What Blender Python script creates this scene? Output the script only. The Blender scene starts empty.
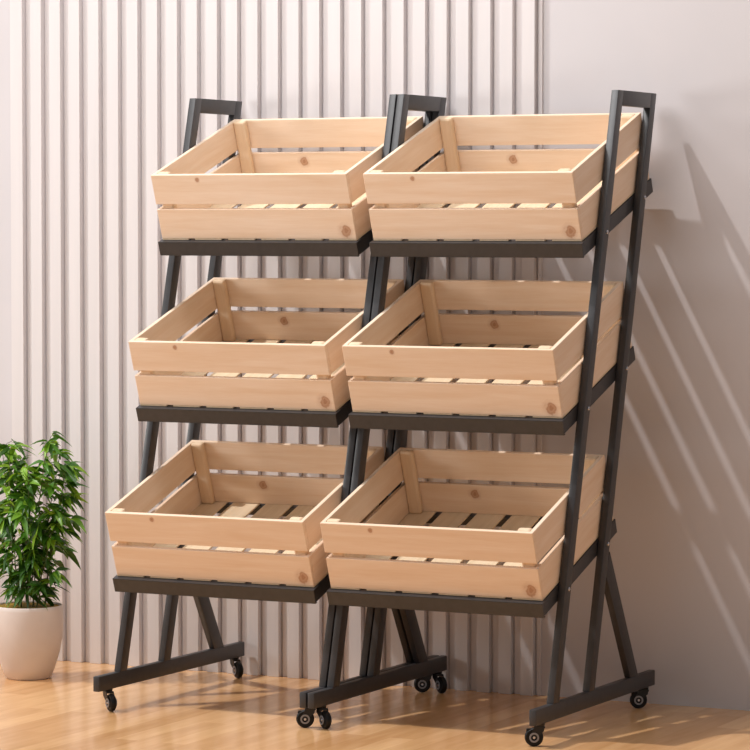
import bpy, bmesh, math, random
from mathutils import Vector, Matrix
C = bpy.context.scene.collection
scn = bpy.context.scene

# ---------------------------------------------------------------- camera
F_PX, YAW, PITCH = 3165.7, 0.466885, 0.048171
CAM = Vector((4.04768, -6.5112, 1.18555))
cam_d = bpy.data.cameras.new('camera')
cam_d.sensor_width = 36.0
cam_d.lens = F_PX / 750 * 36.0
cam_d.clip_end = 60
cam = bpy.data.objects.new('camera', cam_d)
C.objects.link(cam)
cam.location = CAM
cam.rotation_euler = (math.pi / 2 - PITCH, -0.0005, YAW)
scn.camera = cam

# ---------------------------------------------------------------- light
w = bpy.data.worlds.new('room_ambient')
scn.world = w
w.use_nodes = True
bg = w.node_tree.nodes['Background']
bg.inputs[0].default_value = (1.0, 1.0, 1.0, 1)
bg.inputs[1].default_value = 0.262

sun_dir = Vector((1.75, 1.0, -3.0)).normalized()
sd = bpy.data.lights.new('sunlight', 'SUN')
sd.energy = 2.1
sd.color = (1.0, 0.98, 0.96)
sd.angle = math.radians(1.3)
sun = bpy.data.objects.new('sunlight', sd)
C.objects.link(sun)
sun.rotation_euler = sun_dir.to_track_quat('-Z', 'Y').to_euler()
sun.location = (-4, -3, 6)

def area_light(name, energy, loc, aim, sx, sy, col):
    d = bpy.data.lights.new(name, 'AREA')
    d.shape = 'RECTANGLE'; d.size = sx; d.size_y = sy; d.energy = energy; d.color = col
    o = bpy.data.objects.new(name, d); C.objects.link(o); o.location = loc
    o.rotation_euler = (Vector(aim) - Vector(loc)).to_track_quat('-Z', 'Y').to_euler()
area_light('top_fill_light', 39, (0.3, -0.8, 3.0), (0.4, 0.75, 1.6), 1.8, 0.8, (1.0, 0.99, 0.99))  # added fill from above to brighten the upper wall, no actual lamp
area_light('left_fill_light', 70, (-3.1, -1.8, 1.25), (0.2, 0.3, 0.9), 1.3, 1.2, (1.0, 0.99, 0.97))  # added soft fill from the left

scn.view_settings.view_transform = 'Standard'
scn.view_settings.look = 'None'
scn.view_settings.gamma = 1
scn.view_settings.exposure = 0.0
scn.view_settings.use_curve_mapping = False

# ---------------------------------------------------------------- materials
def srgb(r, g, b):
    f = lambda c: (c / 255 / 12.92) if c / 255 <= 0.04045 else ((c / 255 + 0.055) / 1.055) ** 2.4
    return (f(r), f(g), f(b), 1)

def mat(name, col, rough=0.5, metal=0.0, spec=0.5):
    m = bpy.data.materials.new(name); m.use_nodes = True
    b = m.node_tree.nodes['Principled BSDF']
    b.inputs['Base Color'].default_value = col
    b.inputs['Roughness'].default_value = rough
    b.inputs['Metallic'].default_value = metal
    b.inputs['Specular IOR Level'].default_value = spec
    return m, m.node_tree.nodes, m.node_tree.links, b

def noise_tint(m, nodes, links, bsdf, c1, c2, scale, mapscale=(1, 1, 1), detail=4, bump=0.0, lo=0.3, hi=0.7):
    tc = nodes.new('ShaderNodeTexCoord'); mp = nodes.new('ShaderNodeMapping')
    mp.inputs['Scale'].default_value = mapscale
    links.new(tc.outputs['Object'], mp.inputs['Vector'])
    n = nodes.new('ShaderNodeTexNoise'); n.inputs['Scale'].default_value = scale; n.inputs['Detail'].default_value = detail
    links.new(mp.outputs[0], n.inputs['Vector'])
    r = nodes.new('ShaderNodeValToRGB')
    r.color_ramp.elements[0].position = lo; r.color_ramp.elements[1].position = hi
    r.color_ramp.elements[0].color = c1; r.color_ramp.elements[1].color = c2
    links.new(n.outputs['Fac'], r.inputs[0]); links.new(r.outputs[0], bsdf.inputs['Base Color'])
    if bump:
        bp = nodes.new('ShaderNodeBump'); bp.inputs['Strength'].default_value = bump; bp.inputs['Distance'].default_value = 0.001
        links.new(n.outputs['Fac'], bp.inputs['Height']); links.new(bp.outputs[0], bsdf.inputs['Normal'])
    return n

# plain painted wall / fluted panel
M_wall, n_, l_, b_ = mat('painted_plaster', srgb(222, 214, 209), 0.8)
noise_tint(M_wall, n_, l_, b_, srgb(206, 201, 203), srgb(211, 206, 208), 3.0)
M_panel, n_, l_, b_ = mat('fluted_panel_lacquer', srgb(228, 219, 212), 0.6)
noise_tint(M_panel, n_, l_, b_, srgb(218, 212, 212), srgb(223, 217, 217), 30.0, (1, 1, .06))

# floor
def floor_mat():
    m, N, L, b = mat('honey_laminate', srgb(200, 150, 100), 0.17, 0, 0.5)
    tc = N.new('ShaderNodeTexCoord')
    mp = N.new('ShaderNodeMapping'); mp.inputs['Rotation'].default_value = (0, 0, math.pi / 2)
    L.new(tc.outputs['Object'], mp.inputs['Vector'])
    br = N.new('ShaderNodeTexBrick')
    br.offset = 0.37; br.inputs['Scale'].default_value = 1.0
    br.inputs['Brick Width'].default_value = 0.48; br.inputs['Row Height'].default_value = 0.062
    br.inputs['Mortar Size'].default_value = 0.0006; br.inputs['Mortar Smooth'].default_value = 0.6
    br.inputs['Color1'].default_value = (0, 0, 0, 1); br.inputs['Color2'].default_value = (1, 1, 1, 1)
    br.inputs['Mortar'].default_value = (0.3, 0.3, 0.3, 1)
    L.new(mp.outputs[0], br.inputs['Vector'])
    mp2 = N.new('ShaderNodeMapping'); mp2.inputs['Scale'].default_value = (9, 1.2, 1)
    L.new(tc.outputs['Object'], mp2.inputs['Vector'])
    n = N.new('ShaderNodeTexNoise'); n.inputs['Scale'].default_value = 4; n.inputs['Detail'].default_value = 6
    L.new(mp2.outputs[0], n.inputs['Vector'])
    n3 = N.new('ShaderNodeTexNoise'); n3.inputs['Scale'].default_value = 3.2; n3.inputs['Detail'].default_value = 2
    L.new(tc.outputs['Object'], n3.inputs['Vector'])
    mx = N.new('ShaderNodeMix'); mx.data_type = 'FLOAT'; mx.inputs[0].default_value = 0.62
    L.new(br.outputs['Color'], mx.inputs[2]); L.new(n.outputs['Fac'], mx.inputs[3])
    mx2 = N.new('ShaderNodeMix'); mx2.data_type = 'FLOAT'; mx2.inputs[0].default_value = 0.3
    L.new(mx.outputs[0], mx2.inputs[2]); L.new(n3.outputs['Fac'], mx2.inputs[3])
    r = N.new('ShaderNodeValToRGB')
    r.color_ramp.elements[0].position = 0.18; r.color_ramp.elements[1].position = 0.8
    r.color_ramp.elements[0].color = srgb(196, 140, 86); r.color_ramp.elements[1].color = srgb(250, 202, 148)
    L.new(mx2.outputs[0], r.inputs[0]); L.new(r.outputs[0], b.inputs['Base Color'])
    return m
M_floor = floor_mat()

# pine: grain along axis 'x', 'y' or 'z', knots = [(x, y, z, radius)] in crate coordinates
def pine(name, axis, knots=(), base=((236, 206, 176), (247, 224, 202))):
    m, N, L, b = mat(name, srgb(*base[1]), 0.55, 0, 0.3)
    tc = N.new('ShaderNodeTexCoord')
    stretch = {'x': (1.0, 14, 14), 'y': (14, 1.0, 14), 'z': (14, 14, 1.0)}[axis]
    # bend the grain a little with a broad noise, and around knots
    oi = N.new('ShaderNodeObjectInfo')
    off = N.new('ShaderNodeVectorMath'); off.operation = 'SCALE'
    comb = N.new('ShaderNodeCombineXYZ'); L.new(oi.outputs['Random'], comb.inputs[0]); L.new(oi.outputs['Random'], comb.inputs[1])
    L.new(comb.outputs[0], off.inputs[0]); off.inputs['Scale'].default_value = 5.0
    add = N.new('ShaderNodeVectorMath'); add.operation = 'ADD'
    L.new(tc.outputs['Object'], add.inputs[0]); L.new(off.outputs[0], add.inputs[1])
    mp = N.new('ShaderNodeMapping'); mp.inputs['Scale'].default_value = stretch
    L.new(add.outputs[0], mp.inputs['Vector'])
    n = N.new('ShaderNodeTexNoise'); n.inputs['Scale'].default_value = 4.0; n.inputs['Detail'].default_value = 5; n.inputs['Distortion'].default_value = 0.5
    L.new(mp.outputs[0], n.inputs['Vector'])
    n2 = N.new('ShaderNodeTexNoise'); n2.inputs['Scale'].default_value = 22.0; n2.inputs['Detail'].default_value = 3
    L.new(mp.outputs[0], n2.inputs['Vector'])
    r = N.new('ShaderNodeValToRGB')
    r.color_ramp.elements[0].position = 0.3; r.color_ramp.elements[1].position = 0.68
    r.color_ramp.elements[0].color = srgb(*base[0]); r.color_ramp.elements[1].color = srgb(*base[1])
    mix0 = N.new('ShaderNodeMix'); mix0.data_type = 'FLOAT'; mix0.inputs[0].default_value = 0.25
    L.new(n.outputs['Fac'], mix0.inputs[2]); L.new(n2.outputs['Fac'], mix0.inputs[3])
    L.new(mix0.outputs[0], r.inputs[0])
    out = r.outputs[0]
    for (kx, ky, kz, kr) in knots:
        sub = N.new('ShaderNodeVectorMath'); sub.operation = 'SUBTRACT'
        L.new(tc.outputs['Object'], sub.inputs[0]); sub.inputs[1].default_value = (kx + kr * .75, ky, kz + kr * .75)
        nz = N.new('ShaderNodeTexNoise'); nz.inputs['Scale'].default_value = 60
        L.new(tc.outputs['Object'], nz.inputs['Vector'])
        nv = N.new('ShaderNodeVectorMath'); nv.operation = 'MULTIPLY_ADD'
        L.new(nz.outputs['Color'], nv.inputs[0]); nv.inputs[1].default_value = (kr * 1.5,) * 3
        L.new(sub.outputs[0], nv.inputs[2])
        sc = N.new('ShaderNodeVectorMath'); sc.operation = 'MULTIPLY'
        L.new(nv.outputs[0], sc.inputs[0]); sc.inputs[1].default_value = (1 / kr, 0, 1 / kr)
        le = N.new('ShaderNodeVectorMath'); le.operation = 'LENGTH'; L.new(sc.outputs[0], le.inputs[0])
        rk = N.new('ShaderNodeValToRGB')
        e = rk.color_ramp.elements
        e[0].position = 0.0; e[0].color = (0.75, 0.75, 0.75, 1)
        e[1].position = 1.0; e[1].color = (0, 0, 0, 1)
        for pp, vv in ((0.12, .85), (0.3, .6), (0.42, .7), (0.5, .72), (0.62, .2)):
            q = e.new(pp); q.color = (vv, vv, vv, 1)
        dv = N.new('ShaderNodeMath'); dv.operation = 'MULTIPLY'; dv.inputs[1].default_value = 0.5
        L.new(le.outputs['Value'], dv.inputs[0]); L.new(dv.outputs[0], rk.inputs[0])
        mk = N.new('ShaderNodeMix'); mk.data_type = 'RGBA'
        L.new(rk.outputs[0], mk.inputs[0]); L.new(out, mk.inputs[6]); mk.inputs[7].default_value = srgb(166, 108, 68)
        out = mk.outputs[2]
    L.new(out, b.inputs['Base Color'])
    return m

WC, DC, HC = 0.544, 0.4490, 0.1703          # crate outer size
BT, ST = 0.0105, 0.0042                        # board and slat thickness
BH, GAP = 0.0764, 0.0133                     # board height, gap between boards
M_pine_x = pine('pine_grain_across', 'x')
M_pine_y = pine('pine_grain_lengthwise', 'y')
M_pine_slat = pine('pine_slat', 'y', base=((218, 194, 160), (234, 212, 182)))
M_pine_z = pine('pine_grain_upright', 'z', base=((226, 196, 162), (240, 214, 184)))
M_pine_ft = pine('pine_small_knot', 'x', [(0.130, 0, ST + BH + GAP + 0.063, 0.0048)])
M_pine_fl = pine('pine_large_knot', 'x', [(0.518, 0, ST + 0.021, 0.0125)])
M_pine_bl = pine('pine_star_knot', 'x', [(0.19, 0, ST + 0.052, 0.010)])

M_steel, n_, l_, b_ = mat('black_powder_coated_steel', srgb(58, 57, 58), 0.42, 0.0, 0.6)
noise_tint(M_steel, n_, l_, b_, srgb(48, 47, 49), srgb(56, 55, 57), 60.0)
M_rubber, *_ = mat('black_rubber', srgb(12, 12, 14), 0.4, 0, 0.3)
M_bracket, *_ = mat('black_caster_metal', srgb(16, 16, 18), 0.35)
M_chrome, *_ = mat('bright_metal', srgb(205, 205, 210), 0.25, 0.9)
M_hub, *_ = mat('grey_hub', srgb(150, 150, 156), 0.35, 0.4)
M_pot, n_, l_, b_ = mat('matte_beige_ceramic', srgb(216, 202, 194), 0.55)
noise_tint(M_pot, n_, l_, b_, srgb(220, 208, 202), srgb(228, 217, 211), 12.0)
M_soil, n_, l_, b_ = mat('mossy_soil', srgb(150, 115, 30), 0.9)
noise_tint(M_soil, n_, l_, b_, srgb(112, 84, 20), srgb(186, 146, 36), 70.0, bump=.6)
M_stem, *_ = mat('green_stem', srgb(88, 96, 48), 0.6)
def leaf_mat():
    m, N, L, b = mat('leaf_green', srgb(70, 130, 30), 0.38)
    at = N.new('ShaderNodeAttribute'); at.attribute_name = 'leaf_tone'
    r = N.new('ShaderNodeValToRGB'); e = r.color_ramp.elements
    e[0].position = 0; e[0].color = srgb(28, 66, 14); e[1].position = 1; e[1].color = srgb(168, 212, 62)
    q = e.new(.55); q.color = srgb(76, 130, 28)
    L.new(at.outputs['Fac'], r.inputs[0]); L.new(r.outputs[0], b.inputs['Base Color'])
    tr = N.new('ShaderNodeBsdfTranslucent'); L.new(r.outputs[0], tr.inputs['Color'])
    ms = N.new('ShaderNodeMixShader'); ms.inputs[0].default_value = .25
    L.new(b.outputs[0], ms.inputs[1]); L.new(tr.outputs[0], ms.inputs[2])
    L.new(ms.outputs[0], N['Material Output'].inputs['Surface'])
    return m
M_leaf = leaf_mat()

# ---------------------------------------------------------------- mesh helpers
def obj(name, bm, m, parent=None, smooth=False):
    bmesh.ops.recalc_face_normals(bm, faces=bm.faces)
    me = bpy.data.meshes.new(name); bm.to_mesh(me); bm.free()
    me.materials.append(m)
    if smooth:
        for p in me.polygons: p.use_smooth = True
        me.set_sharp_from_angle(angle=math.radians(35))
    o = bpy.data.objects.new(name, me); C.objects.link(o)
    if parent: o.parent = parent
    return o

def merge(bm, other):
    me = bpy.data.meshes.new('tmp'); other.to_mesh(me); other.free(); bm.from_mesh(me); bpy.data.meshes.remove(me)

def box(bm, x0, x1, y0, y1, z0, z1, bev=0.0, M=None):
    b = bmesh.new()
    bmesh.ops.create_cube(b, size=1)
    for v in b.verts:
        v.co = Vector(((x0 + x1) / 2 + v.co.x * (x1 - x0), (y0 + y1) / 2 + v.co.y * (y1 - y0), (z0 + z1) / 2 + v.co.z * (z1 - z0)))
    if bev: bmesh.ops.bevel(b, geom=list(b.edges), offset=bev, segments=2, affect='EDGES', profile=.5)
    if M is not None: b.transform(M)
    merge(bm, b); return bm

def prism_yz(bm, pts, x0, x1, bev=0.0):
    """polygon in the y,z plane pushed along x"""
    b = bmesh.new()
    a = [b.verts.new((x0, y, z)) for y, z in pts]; c = [b.verts.new((x1, y, z)) for y, z in pts]
    b.faces.new(a); b.faces.new(list(reversed(c)))
    for i in range(len(pts)):
        j = (i + 1) % len(pts); b.faces.new((a[i], a[j], c[j], c[i]))
    if bev: bmesh.ops.bevel(b, geom=list(b.edges), offset=bev, segments=2, affect='EDGES', profile=.5)
    merge(bm, b); return bm

def disc(bm, c, axis, prof, seg=28):
    """lathe profile [(along axis, radius)] about axis through c"""
    b = bmesh.new(); axis = Vector(axis).normalized()
    q = axis.to_track_quat('Z', 'Y').to_matrix().to_4x4()
    rings = []
    for h, r in prof:
        if r <= 1e-6: rings.append([b.verts.new((0, 0, h))])
        else: rings.append([b.verts.new((r * math.cos(t), r * math.sin(t), h)) for t in [2 * math.pi * i / seg for i in range(seg)]])
    for A, B in zip(rings, rings[1:]):
        for i in range(seg):
            j = (i + 1) % seg
            f = [A[i % len(A)], A[j % len(A)], B[j % len(B)], B[i % len(B)]]
            f = list(dict.fromkeys(f))
            if len(f) > 2: b.faces.new(f)
    b.transform(Matrix.Translation(c) @ q)
    merge(bm, b); return bm

def empty(name, loc=(0, 0, 0), parent=None):
    o = bpy.data.objects.new(name, None); o.empty_display_size = .05
    C.objects.link(o); o.location = loc
    if parent: o.parent = parent
    return o
def copy_tree(o, parent=None):
    c = o.copy(); C.objects.link(c)
    if parent: c.parent = parent
    for ch in [x for x in bpy.data.objects if x.parent == o]: copy_tree(ch, c)
    return c
def tag(o, label, cat, group=None):
    o['label'] = label; o['category'] = cat
    if group: o['group'] = group

# ---------------------------------------------------------------- setting
WALL_Y = 0.757
FZ = -0.0045                                  # floor level under the caster wheels
b = bmesh.new(); box(b, -3.2, 4.2, -5.2, WALL_Y + .1, FZ - 0.1, FZ)
o = obj('floor', b, M_floor); o['kind'] = 'structure'
b = bmesh.new(); box(b, -3.2, 4.2, WALL_Y, WALL_Y + .1, FZ, 3.0)
o = obj('wall_back', b, M_wall); o['kind'] = 'structure'
# low blocker added outside the frame on the left, shades the lower back wall
b = bmesh.new(); box(b, -1.82, -1.70, -2.6, WALL_Y, FZ, 0.68)
o = obj('left_light_blocker', b, M_wall); o['kind'] = 'structure'
b = bmesh.new()
P0, PITCH_X, SW, SD = -0.6763, 0.0606, 0.0345, 0.0185
NSL = 26
for i in range(NSL):
    xr = P0 + i * PITCH_X
    xl = xr - SW - (.0045 if i == 0 else 0)
    box(b, xl, xr, WALL_Y - SD - .0005, WALL_Y + .002, FZ, 2.98, 0.0009)
    if True:                           # raised floor of the flute, a narrow slot beside each slat
        box(b, xr + .0046, (xr + PITCH_X - SW + .001) if i < NSL - 1 else xr + .015, WALL_Y - SD + .0135, WALL_Y + .002, FZ, 2.98, 0.0006)
o = obj('trim_1', b, M_panel); o['kind'] = 'structure'

# ---------------------------------------------------------------- racks
W, TX, L = 0.5850, 0.0178, 0.7247
ZB, TH = 0.0476, 0.0373
A0, S, PW, B2, H = 0.0973, 0.2653, 0.0340, 0.3077, 1.5
TAU = 0.34301
TRAY = [(0.0668, 0.3175), (0.1788, 0.7282), (0.2884, 1.1361)]
OX = W + 0.004
ZF = ZB + TH
ct, st = math.cos(TAU), math.sin(TAU)

def caster(rack, mx, my, kind):
    """swivel caster: the stem stands at mx, my"""
    t = Vector((-0.893, -0.45, 0)) if kind == 'r' else Vector((0.80, -0.60, 0))
    ax = Vector((-t.y, t.x, 0))
    if ax.y > 0: ax = -ax                      # outer hub faces the viewer's side
    r = 0.0215
    trail = 0.014 if kind == 'r' else 0.021
    zc = r - 0.0045
    wc = Vector((mx, my, zc)) + t * trail
    M = Matrix(((t.x, ax.x, 0, mx), (t.y, ax.y, 0, my), (0, 0, 1, 0), (0, 0, 0, 1)))
    b = bmesh.new()
    disc(b, (mx, my, ZB - .0045), (0, 0, 1), [(0, 0), (0, .0105), (.0045, .0115), (.0045, 0)], 20)      # swivel plate
    box(b, -.011, .014, -.0099, .0099, ZB - .0095, ZB - .0045, .001, M)                                    # crown of the fork
    root = obj('caster', b, M_bracket, rack)
    b = bmesh.new()
    for s in (-1, 1):                          # fork cheeks: tapering plates either side of the wheel
        bb = bmesh.new()
        y0 = s * .0082; y1 = s * .0098
        pts = [(-.010, ZB - .005), (.013, ZB - .005), (.0225, zc + .006), (trail + .003, zc - .004), (trail - .004, zc - .003), (-.008, ZB - .016)]
        pts = [pts[0], pts[1], pts[2], pts[3], pts[4], pts[5]]
        v0 = [bb.verts.new((x, y0, z)) for x, z in pts]; v1 = [bb.verts.new((x, y1, z)) for x, z in pts]
        bb.faces.new(v0); bb.faces.new(list(reversed(v1)))
        for i in range(6):
            j = (i + 1) % 6; bb.faces.new((v0[i], v0[j], v1[j], v1[i]))
        bb.transform(M); merge(b, bb)
    obj('fork', b, M_bracket, root)
    b = bmesh.new()
    disc(b, wc, ax, [(-.0068, 0), (-.0068, r * .62), (-.0068, r - .003), (-.0045, r - .0005), (0, r), (.0045, r - .0005), (.0068, r - .003), (.0068, r * .62), (.0068, 0)], 32)
    obj('wheel', b, M_rubber, root, True)
    b = bmesh.new()
    disc(b, wc + ax * .0098, ax, [(0, .0112), (.0014, .0112), (.0014, .0074), (0, .0074)], 24)
    disc(b, wc - ax * .0098, -ax, [(0, .0112), (.0014, .0112), (.0014, .0074), (0, .0074)], 24)
    obj('hub_ring', b, M_hub, root, True)
    b = bmesh.new()
    disc(b, wc - ax * .0115, ax, [(0, 0), (0, .0028), (.0015, .0036), (.0215, .0036), (.023, .0028), (.023, 0)], 16)
    obj('axle', b, M_chrome, root, True)
    b = bmesh.new()
    box(b, .014, .030, -.006, .006, ZB - .014, ZB - .0115, .0008, M)
    box(b, .024, .0315, -.0045, .0045, ZB - .0215, ZB - .0125, .001, M @ Matrix.Translation((0, 0, 0)))
    obj('brake_pedal', b, M_rubber, root)

def make_rack():
    rk = empty('display_rack')
    for side, (x0, x1) in enumerate(((0, TX), (W - TX, W))):
        out = 1 if side else -1
        b = bmesh.new(); box(b, x0, x1, 0, L, ZB, ZF, .0022)
        foot = obj('foot_bar', b, M_steel, rk, True)
        def py(z): return A0 + S * (z - ZF)
        d = B2 - A0
        b = bmesh.new()
        prism_yz(b, [(py(ZF), ZF), (py(ZF) + PW, ZF), (py(H) + PW, H - PW * S * 0), (py(H), H)], x0, x1, .0015)
        obj('front_post', b, M_steel, rk, True)
        b = bmesh.new()
        prism_yz(b, [(py(ZF) + d, ZF), (py(ZF) + d + PW, ZF), (py(H) + d + PW, H), (py(H) + d, H)], x0, x1, .0015)
        obj('back_post', b, M_steel, rk, True)
        b = bmesh.new()
        zb = H - .0365
        prism_yz(b, [(py(zb) + PW - .0005, zb), (py(zb) + d + .0005, zb), (py(H) + d + .0005, H), (py(H) + PW - .0005, H)], x0, x1, .0006)
        obj('top_bar', b, M_steel, rk, True)
        b = bmesh.new()
        ya, za = 0.398, 0.415
        prism_yz(b, [(0.567, ZF - .001), (0.617, ZF - .001), (0.434, 0.405), (0.410, 0.352)], x0 + .001, x1 - .001, .0012)
        obj('rear_strut', b, M_steel, rk, True)
        xm = (x0 + x1) / 2
        kind = 'r' if side else 'l'
        caster(rk, xm, 0.043 if side else 0.055, kind)
        caster(rk, xm, L - (0.050 if side else 0.038), kind)
        for (y, z) in ((.405, 1.163), (.641, 1.246), (.2965, .752), (.531, .836), (.184, .3405), (.419, .424)):
            b = bmesh.new()
            xx = x1 if side else x0
            disc(b, (xx - .0005 * out, y, z), (out, 0, 0), [(0, 0), (0, .0052), (.0022, .0050), (.0034, .0036), (.0034, .0018), (.0022, .0016), (.0022, 0)], 16)
            obj('bolt', b, M_chrome, rk, True)
    # sloping trays: open frames of angle section
    for (y, z) in TRAY:
        t = 0.0188
        M = Matrix.Translation((0, y, z)) @ Matrix.Rotation(TAU, 4, 'X')
        RL, LH, TK = 0.470, 0.0354, 0.0018
        b = bmesh.new()
        # front lip: upright face, ledge on top, small return along the bottom
        tl = .0150
        box(b, tl, W - tl, 0, TK, -LH, 0, .0006, M)
        box(b, tl, W - tl, 0, .030, -TK, 0, .0006, M)
        box(b, tl, W - tl, 0, .007, -LH, -LH + TK, .0004, M)
        lip = obj('shelf_tray', b, M_steel, rk)
        for s in (0, 1):
            b = bmesh.new()
            xo = W - t if s else t
            xi = xo + (-TK if s else TK); xl = xo + (-.022 if s else .022); xr = xo + (-.008 if s else .008)
            box(b, min(xo, xi), max(xo, xi), 0.0004, RL, -LH, -.0002, .0004, M)
            box(b, min(xo, xl), max(xo, xl), 0.0004, RL, -TK - .0002, -.0002, .0004, M)
            obj('side_rail', b, M_steel, lip)
        b = bmesh.new()
        box(b, t + .002, W - t - .002, RL - .002, RL, -LH, -.0002, .0004, M)
        box(b, t + .002, W - t - .002, RL - .028, RL, -TK, -.0002, .0004, M)
        obj('back_rail', b, M_steel, lip)
    return rk
rack = make_rack()
tag(rack, 'black steel tiered rack on casters, left of the two, nearer the potted plant', 'rack', 'black wheeled display racks')
rack2 = copy_tree(rack)
rack2.location = (OX, 0, 0)
tag(rack2, 'black steel tiered rack on casters, right of the two, beside the plain wall', 'rack', 'black wheeled display racks')

# ---------------------------------------------------------------- crates
def make_crate():
    r = empty('wooden_crate')
    z1 = ST; z2 = ST + BH + GAP
    bv = .0014
    def board(name, m, *a):
        b = bmesh.new(); box(b, *a, bv); return obj(name, b, m, r)
    board('front_board', M_pine_ft, 0, WC, 0, BT, z2, z2 + BH)
    board('front_board', M_pine_fl, 0, WC, 0, BT, z1, z1 + BH)
    board('back_board', M_pine_x, 0, WC, DC - BT, DC, z2, z2 + BH)
    board('back_board', M_pine_bl, 0, WC, DC - BT, DC, z1, z1 + BH)
    for x0 in (0, WC - BT):
        for z in (z1, z2):
            board('side_board', M_pine_y, x0, x0 + BT, BT, DC - BT, z, z + BH)
    for x0 in (BT, WC - BT - .034):
        for y0 in (BT, DC - BT - .019):
            b = bmesh.new(); box(b, x0, x0 + .034, y0, y0 + .019, ST, z2 + BH + .0012, .0055)
            obj('corner_post', b, M_pine_z, r)
    n = 6; gap = .018; sw = (WC - gap * (n - 1)) / n
    for i in range(n):
        x = i * (sw + gap)
        b = bmesh.new(); box(b, x, x + sw, .0005, DC - .0005, 0, ST, .0012)
        obj('bottom_slat', b, M_pine_slat, r)
    return r
crate = make_crate()
words = ['bottom', 'middle', 'top']
first = True
for rx, rname in ((0, 'left'), (OX, 'right')):
    for k, (y, z) in enumerate(TRAY):
        c = crate if first else copy_tree(crate)
        first = False
        u, v = 0.0142, 0.0003
        c.location = (rx + (W - WC) / 2, y + ct * u - st * v, z + st * u + ct * v)
        c.rotation_euler = (TAU, 0, 0)
        tag(c, f'empty slatted pine crate on the {words[k]} tray of the {rname} rack', 'crate', 'slatted pine crates on the racks')

# ---------------------------------------------------------------- potted plant
PC = (-0.468, 0.435)
plant = empty('potted_plant', (PC[0], PC[1], FZ))
tag(plant, 'leafy green bamboo-like plant in a round beige pot on the floor', 'plant')
b = bmesh.new()
disc(b, (0, 0, 0), (0, 0, 1), [(0, 0), (0, .055), (.004, .060), (.03, .070), (.07, .0825), (.11, .0895), (.15, .0915), (.180, .0905), (.190, .0895), (.192, .0880), (.190, .0860), (.165, .0850), (.165, 0)], 64)
obj('pot', b, M_pot, plant, True)
b = bmesh.new()
disc(b, (0, 0, .1655), (0, 0, 1), [(0, 0), (0, .0835), (.0205, .0838), (.022, .080), (.0225, .05), (.0235, 0)], 48)
obj('soil', b, M_soil, plant, True)

rnd = random.Random(11)
stems = bmesh.new(); leaves = bmesh.new()
tone = leaves.verts.layers.float.new('leaf_tone')
def tube(bm, pts, r0, r1, seg=6):
    rings = []
    for i, p in enumerate(pts):
        d = (pts[min(i + 1, len(pts) - 1)] - pts[max(i - 1, 0)]).normalized()
        q = d.to_track_quat('Z', 'Y')
        r = r0 + (r1 - r0) * i / (len(pts) - 1)
        rings.append([bm.verts.new(p + q @ Vector((r * math.cos(2 * math.pi * k / seg), r * math.sin(2 * math.pi * k / seg), 0))) for k in range(seg)])
    for A, B in zip(rings, rings[1:]):
        for k in range(seg): bm.faces.new((A[k], A[(k + 1) % seg], B[(k + 1) % seg], B[k]))
def leaf(p, d, ln, wd, tn):
    d = d.normalized()
    side = d.cross(Vector((0, 0, 1)))
    if side.length < .1: side = Vector((1, 0, 0))
    side.normalize()
    side = (Matrix.Rotation(rnd.uniform(-1.0, 1.0), 3, d) @ side)
    up = side.cross(d).normalized()
    droop = rnd.uniform(.15, .55)
    prev = None
    ws = [(0, .06), (.14, .62), (.32, 1), (.55, .86), (.78, .48), (1, .02)]
    for t, ww in ws:
        c = p + d * ln * t - Vector((0, 0, 1)) * droop * ln * t * t
        a = [c - side * wd * ww * .5 + up * wd * .16 * ww, c, c + side * wd * ww * .5 + up * wd * .16 * ww]
        vs = [leaves.verts.new(x) for x in a]
        for v_ in vs: v_[tone] = min(1, max(0, tn + rnd.uniform(-.04, .04)))
        if prev:
            leaves.faces.new((prev[0], prev[1], vs[1], vs[0])); leaves.faces.new((prev[1], prev[2], vs[2], vs[1]))
        prev = vs
def in_crown(p):
    r = math.hypot(p.x, p.y)
    return r < .135 and .2 < p.z < .66
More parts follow.
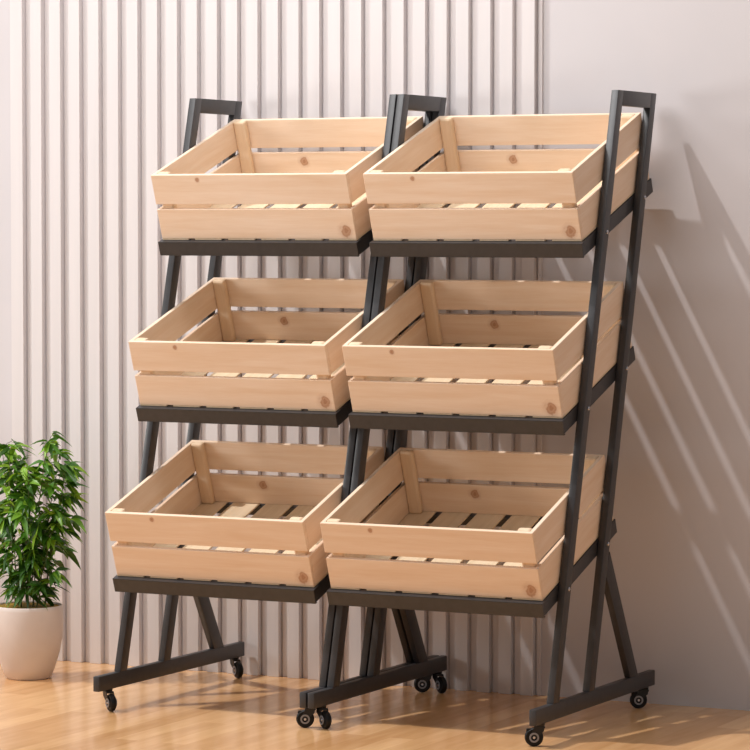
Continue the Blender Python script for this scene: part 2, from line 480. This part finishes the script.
# seven canes rise from the pot, each with side twigs that end in fans of leaves
canes = [(.02, -.01, .088, -.045, .435), (.03, .03, .100, .03, .37), (-.03, -.02, -.022, -.05, .42),
         (.0, -.03, .04, -.06, .33), (-.035, .01, -.095, .02, .41), (.005, .02, -.045, .04, .38), (.035, -.015, .100, -.01, .25),
         (-.02, .03, -.075, .06, .33), (.02, .01, .07, .05, .40)]
def fan(p, out, n, big=1.0, t0=.5):
    for k in range(n):
        a = rnd.uniform(-1.3, 1.3)
        d = Matrix.Rotation(a, 3, 'Z') @ out
        d = d + Vector((0, 0, rnd.uniform(-.75, .45)))
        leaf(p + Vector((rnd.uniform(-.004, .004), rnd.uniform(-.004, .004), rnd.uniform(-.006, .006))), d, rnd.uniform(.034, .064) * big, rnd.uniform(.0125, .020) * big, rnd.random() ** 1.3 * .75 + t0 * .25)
for (bx, by, tx_, ty_, hh) in canes:
    pts = []
    n = 9
    for i in range(n):
        t = i / (n - 1)
        e = t ** 1.3
        pts.append(Vector((bx + (tx_ - bx) * e + rnd.uniform(-.004, .004), by + (ty_ - by) * e + rnd.uniform(-.004, .004), .186 + hh * t)))
    tube(stems, pts, .0020, .0010)
    for i in range(1, n):
        h = i / (n - 1)
        if h < .12: continue
        for s_ in range((2 if h < .3 else 3) if h < .9 else 2):
            a = rnd.uniform(0, 2 * math.pi)
            out = Vector((math.cos(a), math.sin(a), 0))
            ln = rnd.uniform(.02, .05) * (1.0 if .25 < h < .85 else .7)
            q = pts[i] + out * ln + Vector((0, 0, rnd.uniform(-.006, .025)))
            if math.hypot(q.x, q.y) > .118: q = pts[i] + out * .008
            tube(stems, [pts[i], (pts[i] + q) / 2 + Vector((0, 0, .004)), q], .0010, .0006, 5)
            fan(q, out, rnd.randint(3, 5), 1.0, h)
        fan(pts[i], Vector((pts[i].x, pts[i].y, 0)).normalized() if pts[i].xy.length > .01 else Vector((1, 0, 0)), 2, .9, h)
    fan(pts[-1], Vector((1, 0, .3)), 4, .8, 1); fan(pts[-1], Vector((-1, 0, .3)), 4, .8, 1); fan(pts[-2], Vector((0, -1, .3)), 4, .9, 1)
obj('stems', stems, M_stem, plant, True)
lo = obj('foliage', leaves, M_leaf, plant, True)
